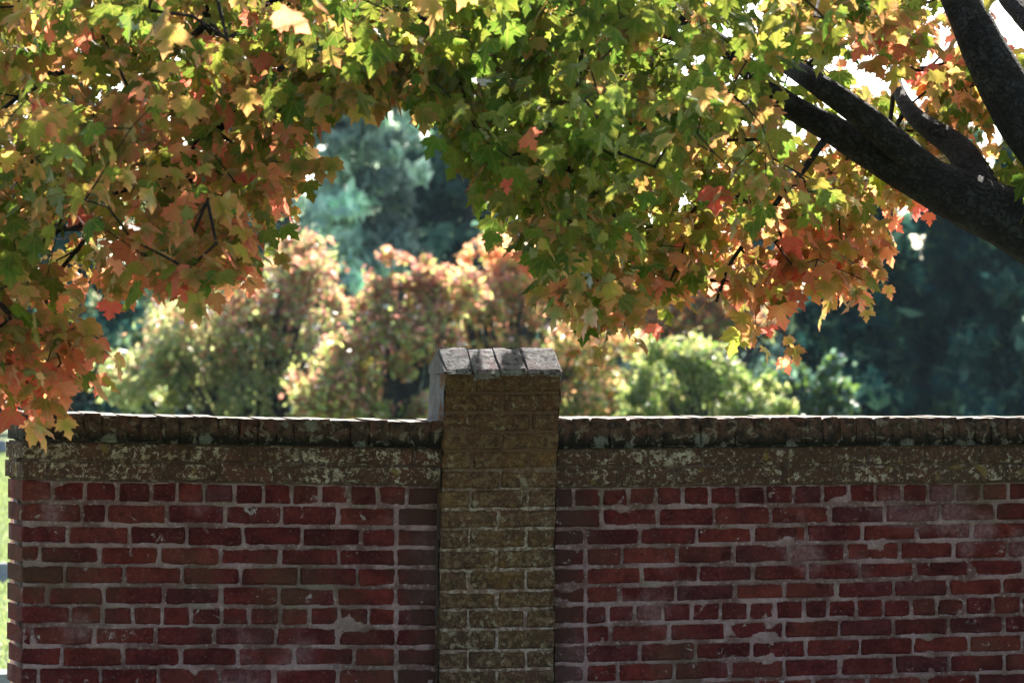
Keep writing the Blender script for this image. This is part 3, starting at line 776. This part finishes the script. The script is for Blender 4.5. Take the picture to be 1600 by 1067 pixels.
for ci, (c, kind, px, py) in enumerate(clusters):
    k, d = ends[ci]; origin = Vector(buf[k])
    n_l = rnd.choice((6, 7, 8, 9, 10)) if kind == 'in' else rnd.choice((9, 10, 12))
    tone = rnd.gauss(0, .07)
    for i in range(n_l):
        az = rnd.uniform(0, 6.283); 
        out = Vector((math.cos(az), math.sin(az), 0))
        st = origin + Vector((rnd.gauss(0, .050), rnd.gauss(0, .055), rnd.gauss(0, .040)))*(1 if kind == 'in' else 1.7)
        pet = rnd.uniform(.03, .075)
        dr = (out*rnd.uniform(.4, 1)+d*.3+up*rnd.uniform(-.4, .3)).normalized()
        base = st+dr*pet
        dro = rnd.triangular(15, 88, 62)
        tip = out*math.cos(R(dro))-up*math.sin(R(dro))
        nrm = out*math.sin(R(dro))+up*math.cos(R(dro)) + Vector((rnd.gauss(0, .45), rnd.gauss(0, .45), rnd.gauss(0, .25)))
        size = min(max(rnd.gauss(.073, .015), .038), .112)*(1.0 if kind == 'in' else 1.15)
        cc, ce = pal((redness(px, py) if kind == 'in' else .35)+tone, rnd)
        W, C = make_leaf(base, tip, nrm, size, cc, ce)
        leaves.append((W, C, base, size, st, kind, nrm.normalized()))
# rank by how large each shows in the photo; the 300 that show largest are leaf parts
camp = Vector((0, -DN, EYE)); CI = CM.transposed()
def score(L):
    if L[5] != 'in': return -1
    q = CI @ (Vector(L[0].mean(0))-camp)
    if q.z > -1: return -1
    u, v = q.x/-q.z*FPX+CX, -q.y/-q.z*FPX+CY
    if not (15 < u < 1585 and 15 < v < 1050): return -1
    return L[3]/-q.z*abs(L[6].dot((camp-L[2]).normalized())) * (1 if L[2].y < -1.0 else .6)
sc = np.array([score(L) for L in leaves]); top300 = set(np.argsort(-sc)[:300].tolist())
def leaf_geom(L):
    W, C, base, size, st = L[:5]
    b = Vector(W[0]); v, f = tube([st, b], [.0011, .0009], 3, cap=False)
    V = np.vstack([W, np.array(v)]); F = LF+[tuple(q+NO+1 for q in ff) for ff in f]
    CC = np.vstack([np.hstack([C, np.ones((NO+1, 1))]), np.tile([.22, .07, .04, 1], (len(v), 1))])
    U = np.vstack([np.hstack([LV, np.zeros((NO+1, 1))]), np.tile([9, 9, 0], (len(v), 1))])
    return V, F, CC, U
for i in sorted(top300):
    V, F, C, U = leaf_geom(leaves[i]); mesh_obj('leaf', mloc(V), F, M['leaf'], maple, smooth=True, colors=C, uvs=U)
VV, FF, CCs, UU, k = [], [], [], [], 0
for i, L in enumerate(leaves):
    if i in top300: continue
    V, F, C, U = leaf_geom(L); VV.append(V); CCs.append(C); UU.append(U); FF += [tuple(q+k for q in f) for f in F]; k += len(V)
o = mesh_obj('foliage', mloc(np.vstack(VV)), FF, M['leaf'], maple, smooth=True, colors=np.vstack(CCs), uvs=np.vstack(UU)); o['kind'] = 'stuff'

# ---------------------------------------------------------------- trees beyond the wall
def leaf_cloud(parent, loc, name, pts, size, cols, mat, long=1.0, droop=0.0, seed=0):
    """many small bent leaf faces"""
    g = np.random.default_rng(seed); k = len(pts); pts = np.asarray(pts)
    d = g.normal(size=(k, 3)); d[:, 2] -= droop; d /= np.linalg.norm(d, axis=1)[:, None]
    e = np.cross(d, g.normal(size=(k, 3))); e /= np.linalg.norm(e, axis=1)[:, None]
    nn = np.cross(d, e)
    s = (size*g.uniform(.6, 1.35, k))[:, None]
    V = np.empty((k, 4, 3))
    V[:, 0] = pts-d*s*long*.6; V[:, 1] = pts+e*s*.42+nn*s*.12; V[:, 2] = pts+d*s*long*.75; V[:, 3] = pts-e*s*.42+nn*s*.12
    C = np.repeat(np.hstack([cols, np.ones((k, 1))]), 4, 0)
    F = np.arange(k*4).reshape(-1, 4).tolist()
    return mesh_obj(name, loc(V.reshape(-1, 3)), F, mat, parent, colors=C)
def colmix(pts, palette_lo, palette_hi, t, g):
    lo, hi = np.array(palette_lo), np.array(palette_hi)
    a = lo[g.integers(0, len(lo), len(pts))]; b = hi[g.integers(0, len(hi), len(pts))]
    pick = (g.uniform(size=len(pts)) < t)[:, None]
    return np.where(pick, b, a)*g.uniform(.75, 1.3, (len(pts), 1))
def broad_tree(name, label, cat, basepx, Y, blobs, count, size, lo, hi, zlo, zhi, seed, group='small broadleaved trees and shrubs beyond the wall', trunk_r=.14, stems=1):
    """blobs: (px, py, radius in px) at plane Y; colours run from lo (low) to hi (high)"""
    g = np.random.default_rng(seed); b = P(basepx, 600, Y); b.z = 0
    t = thing(name, label, cat, tuple(b), group); loc = Local(t)
    sc_ = (Y+DN)/FPX*1.0
    B = []
    for px, py, r in blobs:
        for j in range(9):
            c = P(px+g.uniform(-.85, .85)*r, py+g.uniform(-.6, .75)*r, Y+g.uniform(-.9, .9)*r*sc_)
            B.append((np.array(tuple(c)), r*sc_*g.choice([.22, .32, .5, .7])))
    wts = np.array([r**2 for c, r in B]); wts /= wts.sum()
    idx = g.choice(len(B), count, p=wts)
    d = g.normal(size=(count, 3)); d /= np.linalg.norm(d, axis=1)[:, None]
    rad = np.abs(g.normal(.75, .28, count))
    C = np.array([B[i][0] for i in idx]); RR = np.array([B[i][1] for i in idx])
    pts = C+d*(RR*rad)[:, None]*np.array([1, 1, .85])
    # clumps and gaps
    nz = fbm(pts[:, 0]*2.8, pts[:, 1]*2.8, pts[:, 2]*2.8, s=seed, o=2)
    keep = nz > -.14; pts = pts[keep]; pts = pts[pts[:, 2] > .35]
    zl, zh = P(basepx, zlo, Y).z, P(basepx, zhi, Y).z
    tt = np.clip((pts[:, 2]-zl)/(zh-zl)+.35*fbm(pts[:, 0]*1.3, pts[:, 1]*1.3, pts[:, 2]*1.3, s=seed+4, o=2), 0, 1)
    cols = colmix(pts, lo, hi, tt, g)
    leaf_cloud(t, loc, 'crown', pts, size, cols, M['far_leaf'], 1.15, .4, seed)
    V, F = [], []
    zc = min(c[2] for c, r in B)
    rr = random.Random(seed)
    fz = max(.5, zc*.55)
    bases = [b+Vector((rr.uniform(-.15, .15)*stems, rr.uniform(-.1, .1), 0)) for _ in range(stems)]
    for s in range(stems):
        top = b+Vector((rr.uniform(-.2, .2), 0, fz))
        v, f = tube(*smooth_path([bases[s]-Vector((0, 0, .05)), bases[s].lerp(top, .5)+Vector((rr.uniform(-.06, .06), 0, 0)), top], [trunk_r*1.3, trunk_r, trunk_r*.8], .25), 8, .06)
        k = len(V); V += v; F += [tuple(q+k for q in ff) for ff in f]
    for c, r in B:
        top = b+Vector((0, 0, fz)); c = Vector(c)
        mid = top.lerp(c, .5)+Vector((0, 0, -.12*(c-top).length))+Vector((rr.uniform(-.1, .1), rr.uniform(-.1, .1), 0))
        v, f = tube(*smooth_path([top, mid, c], [trunk_r*.55, trunk_r*.32, trunk_r*.1], .3), 6)
        k = len(V); V += v; F += [tuple(q+k for q in ff) for ff in f]
    mesh_obj('trunk', loc(V), F, M['far_bark'], t, smooth=True)
    return t
def conifer(label, px, Y, h, rad, count, cols, seed, size=.22, bare=.04, droop=.35, group='evergreens beyond the wall', pw=.85):
    g = np.random.default_rng(seed); b = P(px, 600, Y); b.z = 0
    t = thing('evergreen_tree', label, 'evergreen tree', tuple(b), group); loc = Local(t)
    nb_ = 130; per = count//nb_; pts = []; tone = np.repeat(g.choice([.45, .7, 1.0, 1.5, 2.1], nb_), per); V, F = [], []
    for i in range(nb_):
        f = bare+(1-bare)*(i+g.uniform(0, 1))/nb_; z = h*f; L = rad*(1-f)**pw*g.uniform(.65, 1.12)+.15
        a = g.uniform(0, 6.283); o_ = np.array([math.cos(a), math.sin(a), 0])
        s = g.uniform(.12, 1, per)**.75
        side = np.array([-o_[1], o_[0], 0])
        p = np.array(tuple(b))+np.array([0, 0, z])+o_*(s*L)[:, None]
        p[:, 2] += (.25*s*L) - droop*(s**2)*L + g.normal(0, .10+.05*L*.3, per)
        p += side*(g.normal(0, .16, per)*L*(1.15-s))[:, None] + side*g.normal(0, .08, per)[:, None]
        pts.append(p)
        if i % 2 == 0:
            v, ff = tube([b+Vector((0, 0, z)), b+Vector((o_[0]*L*.5, o_[1]*L*.5, z+.12*L-droop*.25*L)), b+Vector((o_[0]*L*.9, o_[1]*L*.9, z+.2*L-droop*.8*L))], [.05, .03, .01], 4)
            k = len(V); V += v; F += [tuple(q+k for q in x) for x in ff]
    pts = np.vstack(pts)
    nz_ = fbm(pts[:, 0]*1.5, pts[:, 1]*1.5, pts[:, 2]*1.1, s=seed, o=3); pts = pts[nz_ > -.06]; tone = tone[nz_ > -.06]; cc = np.array(cols)[g.integers(0, len(cols), len(pts))]*g.uniform(.7, 1.35, (len(pts), 1))*tone[:, None]
    leaf_cloud(t, loc, 'crown', pts, size, cc, M['needle'], 1.5, .7, seed)
    v, ff = tube([b-Vector((0, 0, .1)), b+Vector((0, 0, h*.5)), b+Vector((0, 0, h*.98))], [.02*h+.05, .011*h+.02, .01], 8)
    k = len(V); V += v; F += [tuple(q+k for q in x) for x in ff]
    mesh_obj('trunk', loc(V), F, M['far_bark'], t, smooth=True)
    return t

GRN = [(.07, .12, .02), (.10, .15, .03), (.05, .09, .02)]
YGR = [(.30, .33, .10), (.36, .36, .13), (.21, .26, .08)]
PINKB = [(.34, .15, .11), (.27, .12, .10), (.38, .21, .12), (.18, .11, .07)]
PEACH = [(.60, .32, .19), (.50, .24, .15), (.55, .38, .20), (.34, .20, .10)]
DOG = [(.20, .24, .09), (.27, .29, .12), (.32, .28, .14), (.15, .19, .08)]
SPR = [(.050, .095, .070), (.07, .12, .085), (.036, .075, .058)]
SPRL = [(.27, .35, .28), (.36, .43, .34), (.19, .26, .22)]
DRK = [(.016, .050, .043), (.026, .070, .052), (.010, .038, .036), (.10, .16, .09)]  # the last, paler tint paints sunlit sprays into the dark needles

broad_tree('dogwood_tree', 'spreading small tree with brownish pink top leaves and forked trunk, left beyond the wall', 'tree', 385, 34,
    [(250, 540, 75), (330, 480, 80), (420, 460, 80), (465, 405, 55), (500, 480, 70), (400, 560, 85), (300, 590, 70), (220, 620, 60), (500, 570, 75), (470, 640, 70)], 29000, .08, DOG, PINKB+PINKB+DOG, 600, 400, 21, trunk_r=.10, stems=2)
broad_tree('dogwood_tree', 'green small tree with reddish brown crest just left of the pier, beyond the wall', 'tree', 620, 31,
    [(640, 430, 55), (600, 455, 55), (690, 460, 50), (620, 490, 65), (660, 540, 65), (590, 560, 75), (560, 610, 75), (660, 630, 70), (690, 500, 35)], 23000, .082, YGR+DOG+PINKB, PINKB+PINKB+YGR, 600, 420, 22, trunk_r=.09)
broad_tree('autumn_tree', 'pale peach and yellow green round tree directly behind the pier', 'tree', 800, 37,
    [(745, 430, 55), (800, 415, 55), (790, 470, 60), (850, 450, 60), (715, 480, 50), (770, 500, 75), (870, 530, 75), (940, 560, 60), (900, 610, 75), (960, 620, 50), (760, 590, 70), (830, 600, 80)], 30000, .085, YGR+DOG+PEACH+GRN, PEACH+PEACH+PINKB+YGR, 620, 420, 23, trunk_r=.11)
broad_tree('autumn_tree', 'dusky pink and tan tree half hidden behind the hanging orange leaves', 'tree', 1110, 52,
    [(1090, 430, 60), (1140, 470, 60), (1060, 490, 55), (1180, 500, 45), (1010, 470, 45)], 15000, .13, PINKB+DOG, PEACH+PINKB, 560, 400, 24, trunk_r=.14)
broad_tree('round_shrub', 'broad yellow green shrub right of the pier just above the wall top', 'shrub', 1110, 35,
    [(1050, 580, 50), (1100, 570, 50), (1060, 630, 60), (1130, 620, 60), (1190, 620, 45), (1000, 640, 40)], 17000, .075, GRN+DOG, DOG+GRN+YGR, 660, 520, 25, trunk_r=.05, stems=3)
broad_tree('round_shrub', 'dim bluish green shrub at the foot of the dark evergreens on the right', 'shrub', 1250, 40,
    [(1230, 610, 50), (1280, 600, 45), (1300, 640, 45), (1210, 650, 40)], 12000, .09, SPR+GRN, SPR+GRN, 660, 560, 26, trunk_r=.05, stems=3)
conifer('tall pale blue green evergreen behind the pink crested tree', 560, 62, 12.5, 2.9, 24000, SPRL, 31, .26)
conifer('dark blue green evergreen rising above the pier', 730, 66, 13.5, 3.3, 24000, SPR, 32, .26)
conifer('dark evergreen behind the left side of the pink crested tree', 410, 70, 11.5, 3.4, 18000, SPR+SPRL, 33, .26)
conifer('very dark evergreen at the left end of the wall behind the hanging red leaves', 120, 62, 9.0, 2.3, 15000, DRK, 34, .2)
conifer('dark evergreen far left, showing only through small gaps in the leaves', -20, 78, 12, 3.0, 14000, DRK+SPR, 35, .22)
conifer('near black evergreen under the thick limb, leftmost of the dark group on the right', 1350, 47, 6.6, 2.3, 22000, DRK, 36, .27)
conifer('tall near black evergreen in the middle of the dark group on the right', 1480, 50, 8.6, 2.6, 26000, DRK, 37, .27)
conifer('dark evergreen at the right edge of the picture under the thick limb', 1610, 48, 7.6, 2.5, 22000, DRK+SPR, 38, .27)
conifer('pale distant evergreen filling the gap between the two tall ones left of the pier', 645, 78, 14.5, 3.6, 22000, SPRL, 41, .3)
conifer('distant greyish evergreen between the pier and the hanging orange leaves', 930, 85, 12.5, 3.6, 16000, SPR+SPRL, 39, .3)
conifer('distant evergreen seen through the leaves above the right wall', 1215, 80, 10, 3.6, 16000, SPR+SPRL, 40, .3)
broad_tree('autumn_tree', 'distant hazy olive tree far left behind the evergreens', 'tree', 250, 85,
    [(180, 330, 110), (300, 300, 120), (100, 430, 100), (280, 450, 110), (380, 400, 90)], 14000, .2, GRN+SPRL, DOG, 560, 300, 27, trunk_r=.2)
# far wood closing the view
def far_wood():
    g = np.random.default_rng(77); k = 60000
    px = g.uniform(-500, 2200, k); base = 520+60*vnoise(px/90, px*0, s=4)+25*vnoise(px/30, px*0, s=5)
    py = base+(700-base)*g.uniform(0, 1, k)**1.0; Y = 105+g.uniform(-4, 4, k)
    pts = np.array([tuple(P(a, b, c)) for a, b, c in zip(px, py, Y)]); pts = pts[pts[:, 2] > 0]
    cols = colmix(pts, SPR+GRN, DOG+SPRL, np.full(len(pts), .35), g)
    o = leaf_cloud(None, lambda v: v, 'far_wood', pts, .42, cols, M['far_leaf'], 1.1, .2, 5)
    o['kind'] = 'stuff'; o['label'] = 'distant wood closing the view low behind the trees'; o['category'] = 'wood'
far_wood()

# ---------------------------------------------------------------- grave markers on the lawn past the wall's end
def marker(px, ybase, hpx, wpx, dpt, label, rounded):
    D = FPX*EYE/(ybase-600); Y = D*math.cos(THETA)-DN
    Y = (D)*.99-DN
    b = P(px, ybase, Y); b.z = max(b.z, 0)*0+0.0; s = (Y+DN)/FPX
    h, wd = hpx*s, wpx*s
    t = thing('grave_marker', label, 'gravestone', (b.x, Y, 0), 'grave markers on the lawn'); V = []; F = []
    prof = [(-wd/2, -.05), (wd/2, -.05)] + ([(wd/2, h*.8), (wd*.38, h*.93), (wd*.2, h*.99), (0, h), (-wd*.2, h*.99), (-wd*.38, h*.93), (-wd/2, h*.8)] if rounded else [(wd/2, h*.93), (wd/2-.015, h), (-wd/2+.015, h), (-wd/2, h*.93)])
    n = len(prof)
    for yy in (-dpt/2, dpt/2): V += [(x, yy, z) for x, z in prof]
    F = [tuple(range(n)), tuple(reversed(range(n, 2*n)))] + [(i, i+n, (i+1) % n+n, (i+1) % n) for i in range(n)]
    F = [tuple(reversed(f)) for f in F]
    mesh_obj('stone', V, F, M['stone'], t)
    pb = [(-wd*.6, -dpt*.9), (wd*.6, -dpt*.9), (wd*.6, dpt*.9), (-wd*.6, dpt*.9)]
    mesh_obj('base', [(x, y, -.05) for x, y in pb]+[(x, y, .04) for x, y in pb], [(3, 2, 1, 0), (4, 5, 6, 7), (0, 1, 5, 4), (1, 2, 6, 5), (2, 3, 7, 6), (3, 0, 4, 7)], M['stone'], t)
marker(-2, 898, 26, 30, .14, 'small grey gravestone on the lawn at the left edge, midway down beside the wall end', False)
marker(-10, 1085, 48, 50, .25, 'low dark gravestone in the bottom left corner beside the wall', False)
marker(2, 705, 20, 16, .2, 'tiny distant bluish headstone at the far end of the lawn', True)

# ---------------------------------------------------------------- air
hz, hnt, hout = mat_new('haze'); pv = hnt.nodes.new('ShaderNodeVolumePrincipled')
pv.inputs['Color'].default_value = (.55, .75, 1, 1); pv.inputs['Density'].default_value = .00011; pv.inputs['Anisotropy'].default_value = .3
hnt.links.new(pv.outputs[0], hout.inputs['Volume'])
hv = [(x, y, z) for x in (-185, 185) for y in (-185, 225) for z in (-1.5, 17)]
o = mesh_obj('haze', hv, [(0, 1, 3, 2), (4, 6, 7, 5), (0, 4, 5, 1), (2, 3, 7, 6), (0, 2, 6, 4), (1, 5, 7, 3)], hz)
o['kind'] = 'stuff'; o['label'] = 'thin bluish haze filling the air over the lawn and trees'; o['category'] = 'haze'
